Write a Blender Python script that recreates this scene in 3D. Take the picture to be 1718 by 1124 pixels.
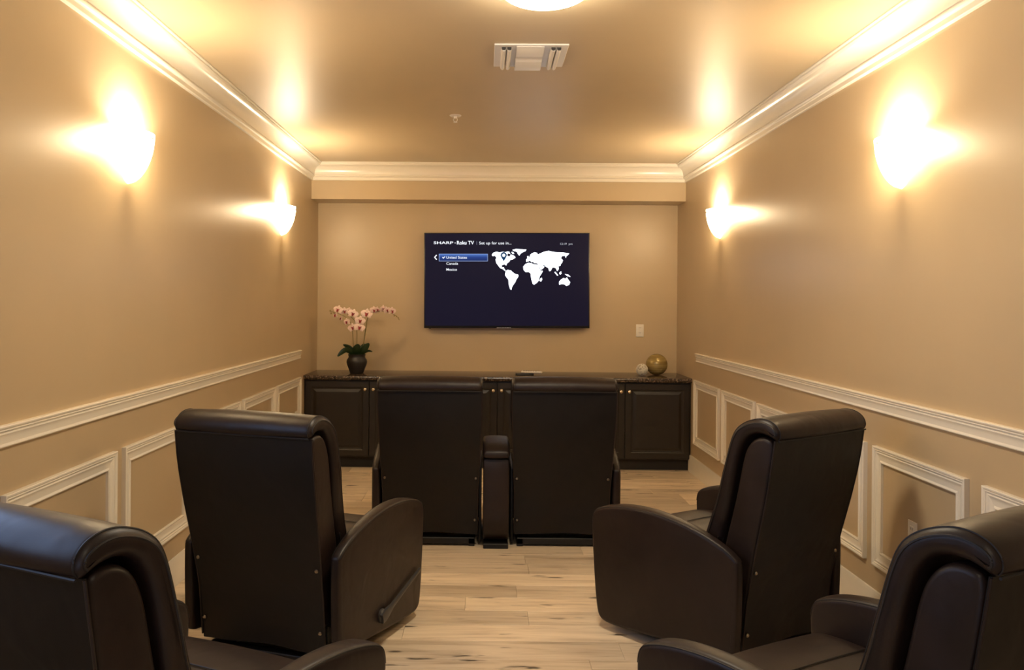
import bpy, bmesh, math, random
from mathutils import Vector, Matrix, Euler
random.seed(7)
SC = bpy.context.scene
for o in list(bpy.data.objects): bpy.data.objects.remove(o, do_unlink=True)
COL = SC.collection
PI = math.pi

# ------------------------------------------------------------------ camera
cam_d = bpy.data.cameras.new('camera'); cam = bpy.data.objects.new('camera', cam_d); COL.objects.link(cam)
cam_d.sensor_width = 36.0; cam_d.sensor_fit = 'HORIZONTAL'
cam_d.lens = 36.0*1400/1718
cam_d.shift_x = (859-798.76)/1718; cam_d.shift_y = -(562-509.12)/1718
cam_d.clip_start = 0.05
cam.matrix_world = Matrix.Translation((0, 0, 1.479)) @ Matrix.Rotation(0.0093, 4, 'Z') @ Matrix.Rotation(PI/2, 4, 'X') @ Matrix.Rotation(0.008, 4, 'Z')
SC.camera = cam
# ------------------------------------------------------------------ world, exposure, lamp strengths
w = bpy.data.worlds.new('world'); SC.world = w; w.use_nodes = True
w.node_tree.nodes['Background'].inputs[0].default_value = (0.35, 0.5, 0.9, 1)
w.node_tree.nodes['Background'].inputs[1].default_value = 0.3
SC.view_settings.view_transform = 'Standard'; SC.view_settings.look = 'None'
SC.view_settings.exposure = -0.12; SC.view_settings.gamma = 1.0; SC.view_settings.use_curve_mapping = False
SCONCE_W = 42.0        # bulb in each wall sconce
SHADE_E = 18.0          # glow of the frosted sconce bowls
DOME_E = 118.0           # ceiling dome
WARM = (1.0, 0.85, 0.62)
DOMEC = (1.0, 0.87, 0.66)
# cool daylight at an added, unseen glazed door behind the camera
DAY_W = 25.0
dl = bpy.data.lights.new('daylight', 'AREA'); dl.shape = 'RECTANGLE'; dl.size = 1.0; dl.size_y = 1.9
dl.energy = DAY_W; dl.color = (0.50, 0.66, 1.0)
dlo = bpy.data.objects.new('daylight', dl); COL.objects.link(dlo)
dlo.location = (-0.55, -1.72, 1.08); dlo.rotation_euler = (PI/2, 0, 0)   # faces +Y, into the room

WIN_W = 27.0  # cool daylight at the added left window
wl = bpy.data.lights.new('window_daylight', 'AREA'); wl.shape = 'RECTANGLE'; wl.size = 1.1; wl.size_y = 1.5
wl.energy = WIN_W; wl.color = (0.50, 0.66, 1.0)
wlo = bpy.data.objects.new('window_daylight', wl); COL.objects.link(wlo)
wlo.location = (-1.735, 1.935, 1.67); wlo.rotation_euler = (0, -PI/2, 0)   # faces +X, into the room

# ------------------------------------------------------------------ dimensions of the room
XL, XR = -1.60, 1.85
YB, YS, YN = 8.013, 7.693, -1.60
ZC, ZS, ZCB = 2.7604, 2.4332, 2.6048
ZRT, ZRB = 1.0615, 0.9885
ZPT, ZPB = 0.8272, 0.2693
CT_Y, CT_Z = 7.3986, 0.8292

# ------------------------------------------------------------------ materials
MATS = {}
def mat(name, color, rough=0.5, metal=0.0, spec=0.5, bump=None, var=None, coat=0.0, emit=None, emit_s=0.0, sheen=0.0):
    """bump=(scale,strength,distance) noise relief; var=(scale,amount) noise value variation"""
    if name in MATS: return MATS[name]
    m = bpy.data.materials.new(name); m.use_nodes = True; nt = m.node_tree
    b = nt.nodes['Principled BSDF']
    b.inputs['Base Color'].default_value = (*color, 1); b.inputs['Roughness'].default_value = rough
    b.inputs['Metallic'].default_value = metal; b.inputs['Specular IOR Level'].default_value = spec
    if coat: b.inputs['Coat Weight'].default_value = coat; b.inputs['Coat Roughness'].default_value = 0.15
    if emit: b.inputs['Emission Color'].default_value = (*emit, 1); b.inputs['Emission Strength'].default_value = emit_s
    tc = nt.nodes.new('ShaderNodeTexCoord')
    if var:
        n = nt.nodes.new('ShaderNodeTexNoise'); n.inputs['Scale'].default_value = var[0]; n.inputs['Detail'].default_value = 5
        nt.links.new(tc.outputs['Object'], n.inputs['Vector'])
        mr = nt.nodes.new('ShaderNodeMapRange'); mr.inputs[1].default_value = 0.3; mr.inputs[2].default_value = 0.7
        mr.inputs[3].default_value = 1-var[1]; mr.inputs[4].default_value = 1+var[1]
        nt.links.new(n.outputs['Fac'], mr.inputs[0])
        mx = nt.nodes.new('ShaderNodeMix'); mx.data_type = 'RGBA'; mx.blend_type = 'MULTIPLY'; mx.inputs[0].default_value = 1
        mx.inputs[6].default_value = (*color, 1); nt.links.new(mr.outputs[0], mx.inputs[7])
        nt.links.new(mx.outputs[2], b.inputs['Base Color'])
    if bump:
        n2 = nt.nodes.new('ShaderNodeTexNoise'); n2.inputs['Scale'].default_value = bump[0]; n2.inputs['Detail'].default_value = 4
        nt.links.new(tc.outputs['Object'], n2.inputs['Vector'])
        bp = nt.nodes.new('ShaderNodeBump'); bp.inputs['Strength'].default_value = bump[1]; bp.inputs['Distance'].default_value = bump[2]
        nt.links.new(n2.outputs['Fac'], bp.inputs['Height']); nt.links.new(bp.outputs[0], b.inputs['Normal'])
    MATS[name] = m
    return m

def leather_mat(name, color, rough):
    m = bpy.data.materials.new(name); m.use_nodes = True; nt = m.node_tree; b = nt.nodes['Principled BSDF']
    b.inputs['Specular IOR Level'].default_value = 0.30
    tc = nt.nodes.new('ShaderNodeTexCoord')
    n = nt.nodes.new('ShaderNodeTexNoise'); n.inputs['Scale'].default_value = 9; n.inputs['Detail'].default_value = 6
    nt.links.new(tc.outputs['Object'], n.inputs['Vector'])
    cr = nt.nodes.new('ShaderNodeValToRGB')
    cr.color_ramp.elements[0].position = 0.3; cr.color_ramp.elements[0].color = (*[c*0.78 for c in color], 1)
    cr.color_ramp.elements[1].position = 0.75; cr.color_ramp.elements[1].color = (*[c*1.25 for c in color], 1)
    nt.links.new(n.outputs['Fac'], cr.inputs[0]); nt.links.new(cr.outputs[0], b.inputs['Base Color'])
    mr = nt.nodes.new('ShaderNodeMapRange'); mr.inputs[3].default_value = rough-0.05; mr.inputs[4].default_value = rough+0.08
    nt.links.new(n.outputs['Fac'], mr.inputs[0]); nt.links.new(mr.outputs[0], b.inputs['Roughness'])
    v = nt.nodes.new('ShaderNodeTexVoronoi'); v.inputs['Scale'].default_value = 420
    nt.links.new(tc.outputs['Object'], v.inputs['Vector'])
    wn = nt.nodes.new('ShaderNodeTexNoise'); wn.inputs['Scale'].default_value = 7; wn.inputs['Detail'].default_value = 2; wn.inputs['Distortion'].default_value = 0.6
    nt.links.new(tc.outputs['Object'], wn.inputs['Vector'])
    b1 = nt.nodes.new('ShaderNodeBump'); b1.inputs['Strength'].default_value = 0.12; b1.inputs['Distance'].default_value = 0.0006
    b2 = nt.nodes.new('ShaderNodeBump'); b2.inputs['Strength'].default_value = 0.35; b2.inputs['Distance'].default_value = 0.012
    nt.links.new(v.outputs['Distance'], b1.inputs['Height']); nt.links.new(wn.outputs['Fac'], b2.inputs['Height'])
    nt.links.new(b1.outputs[0], b2.inputs['Normal']); nt.links.new(b2.outputs[0], b.inputs['Normal'])
    return m

def plank_mat():
    m = bpy.data.materials.new('oak_vinyl'); m.use_nodes = True; nt = m.node_tree; b = nt.nodes['Principled BSDF']
    N = nt.nodes.new; L = nt.links.new
    tc = N('ShaderNodeTexCoord'); oi = N('ShaderNodeObjectInfo')
    mul = N('ShaderNodeMath'); mul.operation = 'MULTIPLY'; mul.inputs[1].default_value = 57.0; L(oi.outputs['Random'], mul.inputs[0])
    add = N('ShaderNodeVectorMath'); add.operation = 'ADD'; L(tc.outputs['Object'], add.inputs[0]); L(mul.outputs[0], add.inputs[1])
    mp = N('ShaderNodeMapping'); mp.inputs['Scale'].default_value = (1.3, 16, 16); L(add.outputs[0], mp.inputs[0])
    g = N('ShaderNodeTexNoise'); g.inputs['Scale'].default_value = 1.6; g.inputs['Detail'].default_value = 8; g.inputs['Roughness'].default_value = 0.62; g.inputs['Distortion'].default_value = 0.5
    L(mp.outputs[0], g.inputs['Vector'])
    cr = N('ShaderNodeValToRGB'); e = cr.color_ramp.elements
    e[0].position = 0.27; e[0].color = (0.36, 0.260, 0.165, 1); e[1].position = 0.62; e[1].color = (0.74, 0.60, 0.43, 1)
    x = e.new(0.44); x.color = (0.63, 0.495, 0.345, 1)
    L(g.outputs['Fac'], cr.inputs[0])
    # knots and cracks: long dark flecks
    mp2 = N('ShaderNodeMapping'); mp2.inputs['Scale'].default_value = (3.2, 15, 15); L(add.outputs[0], mp2.inputs[0])
    k = N('ShaderNodeTexNoise'); k.inputs['Scale'].default_value = 1.25; k.inputs['Detail'].default_value = 3; k.inputs['Roughness'].default_value = 0.55
    L(mp2.outputs[0], k.inputs['Vector'])
    kr = N('ShaderNodeMapRange'); kr.inputs[1].default_value = 0.635; kr.inputs[2].default_value = 0.72; L(k.outputs['Fac'], kr.inputs[0])
    mx = N('ShaderNodeMix'); mx.data_type = 'RGBA'; L(kr.outputs[0], mx.inputs[0]); L(cr.outputs[0], mx.inputs[6]); mx.inputs[7].default_value = (0.06, 0.04, 0.024, 1)
    # board to board tone
    tr = N('ShaderNodeMapRange'); tr.inputs[3].default_value = 0.72; tr.inputs[4].default_value = 1.12; L(oi.outputs['Random'], tr.inputs[0])
    m2 = N('ShaderNodeMix'); m2.data_type = 'RGBA'; m2.blend_type = 'MULTIPLY'; m2.inputs[0].default_value = 1
    L(mx.outputs[2], m2.inputs[6]); L(tr.outputs[0], m2.inputs[7]); L(m2.outputs[2], b.inputs['Base Color'])
    b.inputs['Roughness'].default_value = 0.42
    bp = N('ShaderNodeBump'); bp.inputs['Strength'].default_value = 0.15; bp.inputs['Distance'].default_value = 0.001
    L(g.outputs['Fac'], bp.inputs['Height']); L(bp.outputs[0], b.inputs['Normal'])
    return m

def granite_mat():
    m = bpy.data.materials.new('granite'); m.use_nodes = True; nt = m.node_tree; b = nt.nodes['Principled BSDF']
    N = nt.nodes.new; L = nt.links.new
    tc = N('ShaderNodeTexCoord'); v = N('ShaderNodeTexNoise'); v.inputs['Scale'].default_value = 55; v.inputs['Detail'].default_value = 6; v.inputs['Roughness'].default_value = 0.75
    L(tc.outputs['Object'], v.inputs['Vector'])
    cr = N('ShaderNodeValToRGB'); e = cr.color_ramp.elements
    e[0].position = 0.42; e[0].color = (0.016, 0.010, 0.006, 1); e[1].position = 0.68; e[1].color = (0.34, 0.25, 0.17, 1)
    x = e.new(0.54); x.color = (0.06, 0.036, 0.022, 1)
    L(v.outputs['Fac'], cr.inputs[0]); L(cr.outputs[0], b.inputs['Base Color'])
    b.inputs['Roughness'].default_value = 0.16
    return m

def emis(name, color, strength):
    if name in MATS: return MATS[name]
    m = bpy.data.materials.new(name); m.use_nodes = True; nt = m.node_tree
    nt.nodes.remove(nt.nodes['Principled BSDF'])
    e = nt.nodes.new('ShaderNodeEmission'); e.inputs[0].default_value = (*color, 1); e.inputs[1].default_value = strength
    nt.links.new(e.outputs[0], nt.nodes['Material Output'].inputs[0])
    MATS[name] = m
    return m

def shade_mat():
    m = bpy.data.materials.new('frosted_glass_shade'); m.use_nodes = True; nt = m.node_tree
    N = nt.nodes.new; L = nt.links.new
    nt.nodes.remove(nt.nodes['Principled BSDF'])
    t = N('ShaderNodeBsdfTranslucent'); t.inputs[0].default_value = (1, 0.92, 0.78, 1)
    d = N('ShaderNodeBsdfDiffuse'); d.inputs[0].default_value = (0.9, 0.84, 0.72, 1)
    mx = N('ShaderNodeMixShader'); mx.inputs[0].default_value = 0.45; L(t.outputs[0], mx.inputs[1]); L(d.outputs[0], mx.inputs[2])
    tr = N('ShaderNodeBsdfTransparent'); tr.inputs[0].default_value = (1, 0.95, 0.86, 1)
    mt = N('ShaderNodeMixShader'); mt.inputs[0].default_value = 0.68; L(mx.outputs[0], mt.inputs[1]); L(tr.outputs[0], mt.inputs[2])
    e = N('ShaderNodeEmission'); e.inputs[0].default_value = (1.0, 0.84, 0.60, 1); e.inputs[1].default_value = SHADE_E
    tc = N('ShaderNodeTexCoord'); sp = N('ShaderNodeSeparateXYZ'); L(tc.outputs['Generated'], sp.inputs[0])
    pw = N('ShaderNodeMath'); pw.operation = 'POWER'; pw.inputs[1].default_value = 3.2; L(sp.outputs['Z'], pw.inputs[0])     # the glass is brightest round the bulb at the rim
    mr = N('ShaderNodeMapRange'); mr.inputs[3].default_value = 0.75; mr.inputs[4].default_value = SHADE_E; L(pw.outputs[0], mr.inputs[0]); L(mr.outputs[0], e.inputs[1])
    a = N('ShaderNodeAddShader'); L(mt.outputs[0], a.inputs[0]); L(e.outputs[0], a.inputs[1])
    L(a.outputs[0], nt.nodes['Material Output'].inputs[0])
    return m

M_WALL = mat('tan_satin_paint', (0.510, 0.388, 0.238), 0.36, spec=0.45, bump=(260, 0.05, 0.001), var=(3, 0.02))
M_CEIL = mat('tan_satin_ceiling_paint', (0.55, 0.430, 0.270), 0.43, spec=0.5, bump=(220, 0.05, 0.001), var=(2, 0.02))
M_TRIM = mat('white_semigloss_paint', (0.82, 0.755, 0.64), 0.24, spec=0.5, bump=(60, 0.03, 0.001))
M_PLANK = plank_mat()
M_SUB = mat('floor_joint', (0.10, 0.07, 0.045), 0.8)
M_LEATHER = leather_mat('dark_brown_leather', (0.0155, 0.0084, 0.0062), 0.42)
M_PANEL = leather_mat('dark_brown_leather_back', (0.0054, 0.0037, 0.0028), 0.50)
M_SEAM = mat('seam_thread', (0.006, 0.004, 0.0035), 0.6)
M_BLACK = mat('black_steel', (0.008, 0.007, 0.006), 0.45, metal=0.3)
M_STUD = mat('aged_metal_stud', (0.30, 0.25, 0.18), 0.35, metal=1.0)
M_HANDLE = mat('dark_grey_plastic', (0.035, 0.033, 0.034), 0.38)
M_CAB = mat('espresso_wood', (0.0135, 0.0095, 0.0062), 0.38, bump=(40, 0.06, 0.001), var=(8, 0.12))
M_TOE = mat('espresso_toe_kick', (0.008, 0.0055, 0.004), 0.6)
M_KNOB = mat('brushed_nickel', (0.72, 0.60, 0.44), 0.25, metal=1.0)
M_GRAN = granite_mat()
M_PLATE = mat('white_plastic', (0.80, 0.74, 0.63), 0.35)
M_SLOT = mat('dark_slot', (0.05, 0.04, 0.03), 0.6)
M_TVB = mat('television_black_plastic', (0.006, 0.006, 0.007), 0.35)
M_POT = mat('black_ceramic', (0.012, 0.009, 0.008), 0.42, bump=(30, 0.1, 0.002))
M_LEAF = mat('orchid_leaf_green', (0.012, 0.030, 0.008), 0.35, var=(30, 0.25))
M_STEM = mat('orchid_stem', (0.16, 0.13, 0.035), 0.5)
M_PETAL = mat('orchid_petal_pale_pink', (0.85, 0.66, 0.59), 0.5, var=(60, 0.12))
M_LIP = mat('orchid_lip_crimson', (0.28, 0.012, 0.02), 0.5)
M_BUD = mat('orchid_bud', (0.30, 0.22, 0.07), 0.5)
M_VENT = mat('white_enamel', (0.80, 0.76, 0.70), 0.30)
M_VENT_SHADE = mat('vent_opening_shade', (0.03, 0.024, 0.02), 0.8)
M_SHADE = shade_mat()
M_BULB = emis('bulb_glow', (1.0, 0.84, 0.6), 20.0)
M_DOME = emis('dome_glow', DOMEC, DOME_E)

# ------------------------------------------------------------------ helpers
def link(o, parent=None):
    COL.objects.link(o)
    if parent is not None: o.parent = parent
    return o
def tag(o, label=None, cat=None, group=None, kind=None):
    if label: o['label'] = label
    if cat: o['category'] = cat
    if group: o['group'] = group
    if kind: o['kind'] = kind
    return o
def empty(name, loc=(0, 0, 0), rz=0.0, parent=None):
    o = bpy.data.objects.new(name, None); o.location = loc; o.rotation_euler = (0, 0, rz); o.empty_display_size = 0.1
    return link(o, parent)
def finish(bm, angle=35):
    bmesh.ops.recalc_face_normals(bm, faces=bm.faces[:])
    for f in bm.faces: f.smooth = True
    th = math.radians(angle)
    for e in bm.edges:
        if len(e.link_faces) == 2: e.smooth = e.calc_face_angle(0) < th
def obj(name, bm, m, parent=None, angle=35, loc=None):
    finish(bm, angle)
    me = bpy.data.meshes.new(name); bm.to_mesh(me); bm.free()
    me.materials.append(m)
    o = bpy.data.objects.new(name, me)
    if loc: o.location = loc
    return link(o, parent)
def box(x0, x1, y0, y1, z0, z1, bev=0.0, seg=1, bm=None):
    b = bmesh.new()
    bmesh.ops.create_cube(b, size=1)
    bmesh.ops.scale(b, vec=(x1-x0, y1-y0, z1-z0), verts=b.verts)
    bmesh.ops.translate(b, vec=((x0+x1)/2, (y0+y1)/2, (z0+z1)/2), verts=b.verts)
    if bev > 0: bmesh.ops.bevel(b, geom=b.edges[:], offset=bev, segments=seg, affect='EDGES', profile=0.5)
    return merge(bm, b)
def merge(bm, b, mtx=None):
    if mtx is not None: bmesh.ops.transform(b, matrix=mtx, verts=b.verts)
    if bm is None: return b
    me = bpy.data.meshes.new('tmp'); b.to_mesh(me); b.free(); bm.from_mesh(me); bpy.data.meshes.remove(me)
    return bm
def lathe(profile, n=32, bm=None, mtx=None, a0=0.0, a1=2*PI):
    """profile list of (r,z) revolved about z"""
    b = bmesh.new(); full = abs((a1-a0)-2*PI) < 1e-6
    rings = []; cnt = n if full else n+1
    for r, z in profile:
        if r < 1e-6: rings.append([b.verts.new((0, 0, z))]*cnt)
        else: rings.append([b.verts.new((r*math.cos(a0+(a1-a0)*i/n), r*math.sin(a0+(a1-a0)*i/n), z)) for i in range(cnt)])
    for A, B in zip(rings, rings[1:]):
        for i in range(n):
            j = (i+1) % cnt
            vs = []
            for v in (A[i], A[j], B[j], B[i]):
                if v not in vs: vs.append(v)
            if len(vs) > 2:
                try: b.faces.new(vs)
                except ValueError: pass
    return merge(bm, b, mtx)
def tube(pts, r, n=6, bm=None, closed=False, taper=None):
    b = bmesh.new(); P = [Vector(p) for p in pts]; K = len(P); rings = []
    up = Vector((0.13, 0.31, 0.94)).normalized()
    for i, p in enumerate(P):
        t = (P[(i+1) % K]-P[i-1]) if closed else (P[min(i+1, K-1)]-P[max(i-1, 0)])
        t.normalize(); a = t.cross(up)
        if a.length < 1e-3: a = t.cross(Vector((1, 0, 0)))
        a.normalize(); c = t.cross(a)
        rr = r if taper is None else r*(1+(taper-1)*i/(K-1))
        rings.append([b.verts.new(p+a*rr*math.cos(2*PI*k/n)+c*rr*math.sin(2*PI*k/n)) for k in range(n)])
    R = rings+([rings[0]] if closed else [])
    for A, B in zip(R, R[1:]):
        for k in range(n): b.faces.new((A[k], A[(k+1) % n], B[(k+1) % n], B[k]))
    if not closed:
        b.faces.new(rings[0]); b.faces.new(rings[-1])
    return merge(bm, b)
def chaikin(pts, it=3, closed=True):
    P = [Vector(p) for p in pts]
    for _ in range(it):
        Q = []; n = len(P)
        rng = range(n) if closed else range(n-1)
        if not closed: Q.append(P[0])
        for i in rng:
            a, c = P[i], P[(i+1) % n]
            Q += [a*0.75+c*0.25, a*0.25+c*0.75]
        if not closed: Q.append(P[-1])
        P = Q
    return P
def inset2(prof, d, loc=None):
    n = len(prof); area = sum(prof[i][0]*prof[(i+1) % n][1]-prof[(i+1) % n][0]*prof[i][1] for i in range(n))
    sgn = 1 if area > 0 else -1
    out = []
    for i in range(n):
        t = Vector(prof[(i+1) % n])-Vector(prof[i-1])
        if t.length < 1e-9: out.append(Vector(prof[i])); continue
        t.normalize(); out.append(Vector(prof[i])+Vector((-t.y, t.x))*sgn*d*(loc[i] if loc and d > 0 else 1.0))
    return out
def local_scale(prof, r):
    n = len(prof); out = []
    for i in range(n):
        dm = 1.0
        for j in range(n):
            k = min((i-j) % n, (j-i) % n)
            if k > n*0.10 or k > 14: dm = min(dm, (Vector(prof[i])-Vector(prof[j])).length)
        out.append(min(1.0, 0.42*dm/r))
    return [sum(out[(i+k) % n] for k in (-2, -1, 0, 1, 2))/5 for i in range(n)]
def pillow(prof, w, r, n=5, wf=None, crown=0.0, bm=None, cx=0.0, local=False):
    """closed (y,z) outline pushed along x to +-w, side edges rounded with radius r; wf(z) scales the width; crown swells the middle"""
    b = bmesh.new(); sl = []; loc = local_scale(prof, r) if local else None
    for k in range(n+1):
        a = k/n*PI/2; sl.append((w-r+r*math.sin(a), r*(1-math.cos(a))))
    mids = [0.0, 0.35*w, 0.7*w] if crown else [0.0]
    half = [(m, 0.0) for m in mids if m < w-r-1e-4]+sl
    full = [(-x, i) for x, i in reversed(half) if x > 1e-6]+half
    rings = []
    for x, ins in full:
        c = crown*(1-(x/w)**2)
        pr = inset2(prof, ins-c, loc)
        ring = []
        for p in pr:
            s = wf(p[1]) if wf else 1.0
            ring.append(b.verts.new((cx+x*s, p[0], p[1])))
        rings.append(ring)
    m = len(prof)
    for A, B in zip(rings, rings[1:]):
        for i in range(m): b.faces.new((A[i], A[(i+1) % m], B[(i+1) % m], B[i]))
    for ring in (rings[0], rings[-1]): b.faces.new(ring)
    return merge(bm, b)
def seam_path(prof, w, r, ang, idx, wf=None, cx=0.0, lift=0.0, loc=None):
    """points along the outline prof[idx] on the rounded side edge at angle ang"""
    x = w-r+r*math.sin(ang); pr = inset2(prof, r*(1-math.cos(ang))-lift, loc)
    return [(cx+math.copysign(1, 1)*x*(wf(pr[i][1]) if wf else 1), pr[i][0], pr[i][1]) for i in idx]
def copy_tree(o, parent=None):
    c = o.copy(); link(c, parent)
    for ch in o.children: copy_tree(ch, c)
    return c

# ================================================================== SETTING
def struct(name, bm, m, label, cat, parent=None, angle=35):
    o = obj(name, bm, m, parent, angle)
    return tag(o, label, cat, kind='structure')
T = 0.12
WY0, WY1, WZ0, WZ1 = 1.15, 2.72, 1.12, 2.22          # added window in the left wall, unseen, for the cool highlights
b = box(XL-T, XL, YN-T, WY0, 0, ZC); box(XL-T, XL, WY1, YB+T, 0, ZC, bm=b); box(XL-T, XL, WY0, WY1, 0, WZ0, bm=b); box(XL-T, XL, WY0, WY1, WZ1, ZC, bm=b)
struct('wall_left', b, M_WALL, 'tan satin-painted wall on the left with white wainscot frames', 'wall')
struct('wall_right', box(XR, XR+T, YN-T, YB+T, 0, ZC), M_WALL, 'tan satin-painted wall on the right with white wainscot frames', 'wall')
struct('wall_front', box(XL, XR, YB, YB+T, 0, ZC), M_WALL, 'tan painted far wall behind the television', 'wall')
# near wall behind the viewer with an opening for the added glazed door
DX0, DX1, DZ1 = -1.05, -0.05, 2.05
b = box(XL, DX0, YN-T, YN, 0, ZC); box(DX1, XR, YN-T, YN, 0, ZC, bm=b); box(DX0, DX1, YN-T, YN, DZ1, ZC, bm=b)
struct('wall_back', b, M_WALL, 'tan painted wall behind the viewer with a door opening', 'wall')
struct('ceiling', box(XL-T, XR+T, YN-T, YB+T, ZC, ZC+T), M_CEIL, 'tan satin-painted ceiling', 'ceiling')
struct('trim_1', box(XL, XR, YS, YB, ZS, ZC), M_WALL, 'tan boxed soffit across the far wall above the television', 'soffit')
# glazed door, unseen, added as a source of cool daylight
dr = tag(empty('door_1', (DX0, YN-0.06, 0)), 'white framed glazed door added in the wall behind the viewer for cool daylight', 'door', kind='structure')
W_ = DX1-DX0
for nm, a in (('door_stile', (0, 0.09, 0, DZ1)), ('door_stile', (W_-0.09, W_, 0, DZ1)), ('door_rail', (0.09, W_-0.09, 0, 0.2)), ('door_rail', (0.09, W_-0.09, DZ1-0.1, DZ1))):
    obj(nm, box(a[0], a[1], -0.02, 0.02, a[2], a[3], 0.004), M_TRIM, dr)
gm = bpy.data.materials.new('clear_glass'); gm.use_nodes = True; nt = gm.node_tree; nt.nodes.remove(nt.nodes['Principled BSDF'])
tb = nt.nodes.new('ShaderNodeBsdfTransparent'); tb.inputs[0].default_value = (0.95, 0.97, 1, 1)
gb = nt.nodes.new('ShaderNodeBsdfGlossy'); gb.inputs['Roughness'].default_value = 0.02
mxs = nt.nodes.new('ShaderNodeMixShader'); mxs.inputs[0].default_value = 0.06
nt.links.new(tb.outputs[0], mxs.inputs[1]); nt.links.new(gb.outputs[0], mxs.inputs[2]); nt.links.new(mxs.outputs[0], nt.nodes['Material Output'].inputs[0])
obj('pane', box(0.09, W_-0.09, -0.004, 0.004, 0.2, DZ1-0.1), gm, dr)

wn = tag(empty('window_1', (XL-0.06, (WY0+WY1)/2, WZ0)), 'white framed window added in the left wall beside the viewer for cool daylight', 'window', kind='structure')
wh, wz = (WY1-WY0)/2, WZ1-WZ0
for nm, a in (('window_stile', (-wh, -wh+0.05, 0, wz)), ('window_stile', (wh-0.05, wh, 0, wz)), ('window_stile', (-0.02, 0.02, 0.05, wz-0.05)), ('window_rail', (-wh+0.05, wh-0.05, 0, 0.05)), ('window_rail', (-wh+0.05, wh-0.05, wz-0.05, wz))):
    obj(nm, box(-0.02, 0.02, a[0], a[1], a[2], a[3], 0.004), M_TRIM, wn)
for a in ((-wh+0.05, -0.02), (0.02, wh-0.05)): obj('pane', box(-0.003, 0.003, a[0], a[1], 0.05, wz-0.05), gm, wn)

# ---- floor of single planks
fl = struct('floor', box(XL-T, XR+T, YN-T, YB+T, -0.12, -0.006), M_SUB, 'light oak plank floor with dark knots running across the room', 'floor')
PW, PLEN = 0.181, 1.22
known = {4.566: 0.26, 4.204: 0.18, 4.023: -0.08, 3.480: 0.60, 3.299: 0.45, 3.661: -0.35, 3.842: -1.0, 4.385: 0.86}
plank_mesh = {}
def plank(x0, x1, y0, y1):
    L, Wd = round(x1-x0, 3), round(y1-y0, 3)
    key = (L, Wd)
    if key not in plank_mesh:
        bm = box(-L/2+0.0004, L/2-0.0004, -Wd/2+0.0004, Wd/2-0.0004, -0.006, 0.0, 0.0)
        top = [e for e in bm.edges if all(v.co.z > -0.001 for v in e.verts)]
        bmesh.ops.bevel(bm, geom=top, offset=0.0012, segments=1, affect='EDGES')
        finish(bm, 20); me = bpy.data.meshes.new('plank'); bm.to_mesh(me); bm.free(); me.materials.append(M_PLANK); plank_mesh[key] = me
    o = bpy.data.objects.new('plank', plank_mesh[key]); o.location = ((x0+x1)/2, (y0+y1)/2, 0); link(o, fl)
y0 = 3.480-PW*28
while y0 < YB-0.01:
    if y0+PW > YN:
        a0, a1 = max(y0, YN), min(y0+PW, YB)
        off = None
        for k, v in known.items():
            if abs(k-y0) < 0.02: off = v
        if off is None: off = random.choice([-1.1, -0.9, -0.62, -0.4, -0.2, 0.05, 0.25, 0.5])
        xs = off-PLEN*4
        while xs < XR:
            p0, p1 = max(xs, XL), min(xs+PLEN, XR)
            if p1-p0 > 0.02: plank(p0, p1, a0, a1)
            xs += PLEN
    y0 += PW

# ---- crown moulding, mitred at the corners
CH, CP = ZC-ZCB, 0.1137
crown = [(0, -CH), (0.014, -CH), (0.018, -CH+0.004), (0.018, -CH+0.026), (0.022, -CH+0.030), (0.030, -CH+0.032), (0.034, -CH+0.038), (0.034, -CH+0.044), (0.030, -CH+0.048)]
for k in range(9):
    a = k/8*PI/2
    crown.append((0.034+0.058*(1-math.cos(a)), -CH+0.052+0.075*math.sin(a)))
crown += [(0.098, -0.024), (0.102, -0.018), (0.102, -0.010), (CP-0.004, -0.010), (CP, -0.006), (CP, 0), (0, 0)]
def strip(prof, A, B, nvec, mitA=0, mitB=0):
    """profile (out, up) swept from A to B; nvec points away from the wall; mitre +-1 shortens the end by the out distance"""
    b = bmesh.new(); A = Vector(A); B = Vector(B); n = Vector(nvec); t = (B-A).normalized(); rings = []
    for E_, s, m in ((A, 1, mitA), (B, -1, mitB)):
        rings.append([b.verts.new(E_+n*o+Vector((0, 0, u))+t*s*m*o) for o, u in prof])
    k = len(prof)
    for i in range(k): b.faces.new((rings[0][i], rings[0][(i+1) % k], rings[1][(i+1) % k], rings[1][i]))
    b.faces.new(rings[0]); b.faces.new(rings[1])
    return b
struct('trim_2', strip(crown, (XL, YN, ZC), (XL, YS, ZC), (1, 0, 0), 1, 1), M_TRIM, 'white crown moulding along the top of the left wall', 'crown moulding', angle=28)
struct('trim_3', strip(crown, (XR, YN, ZC), (XR, YS, ZC), (-1, 0, 0), 1, 1), M_TRIM, 'white crown moulding along the top of the right wall', 'crown moulding', angle=28)
struct('trim_4', strip(crown, (XL, YS, ZC), (XR, YS, ZC), (0, -1, 0), 1, 1), M_TRIM, 'white crown moulding on the soffit above the television', 'crown moulding', angle=28)
struct('trim_5', strip(crown, (XL, YN, ZC), (XR, YN, ZC), (0, 1, 0), 1, 1), M_TRIM, 'white crown moulding on the wall behind the viewer', 'crown moulding', angle=28)
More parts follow.
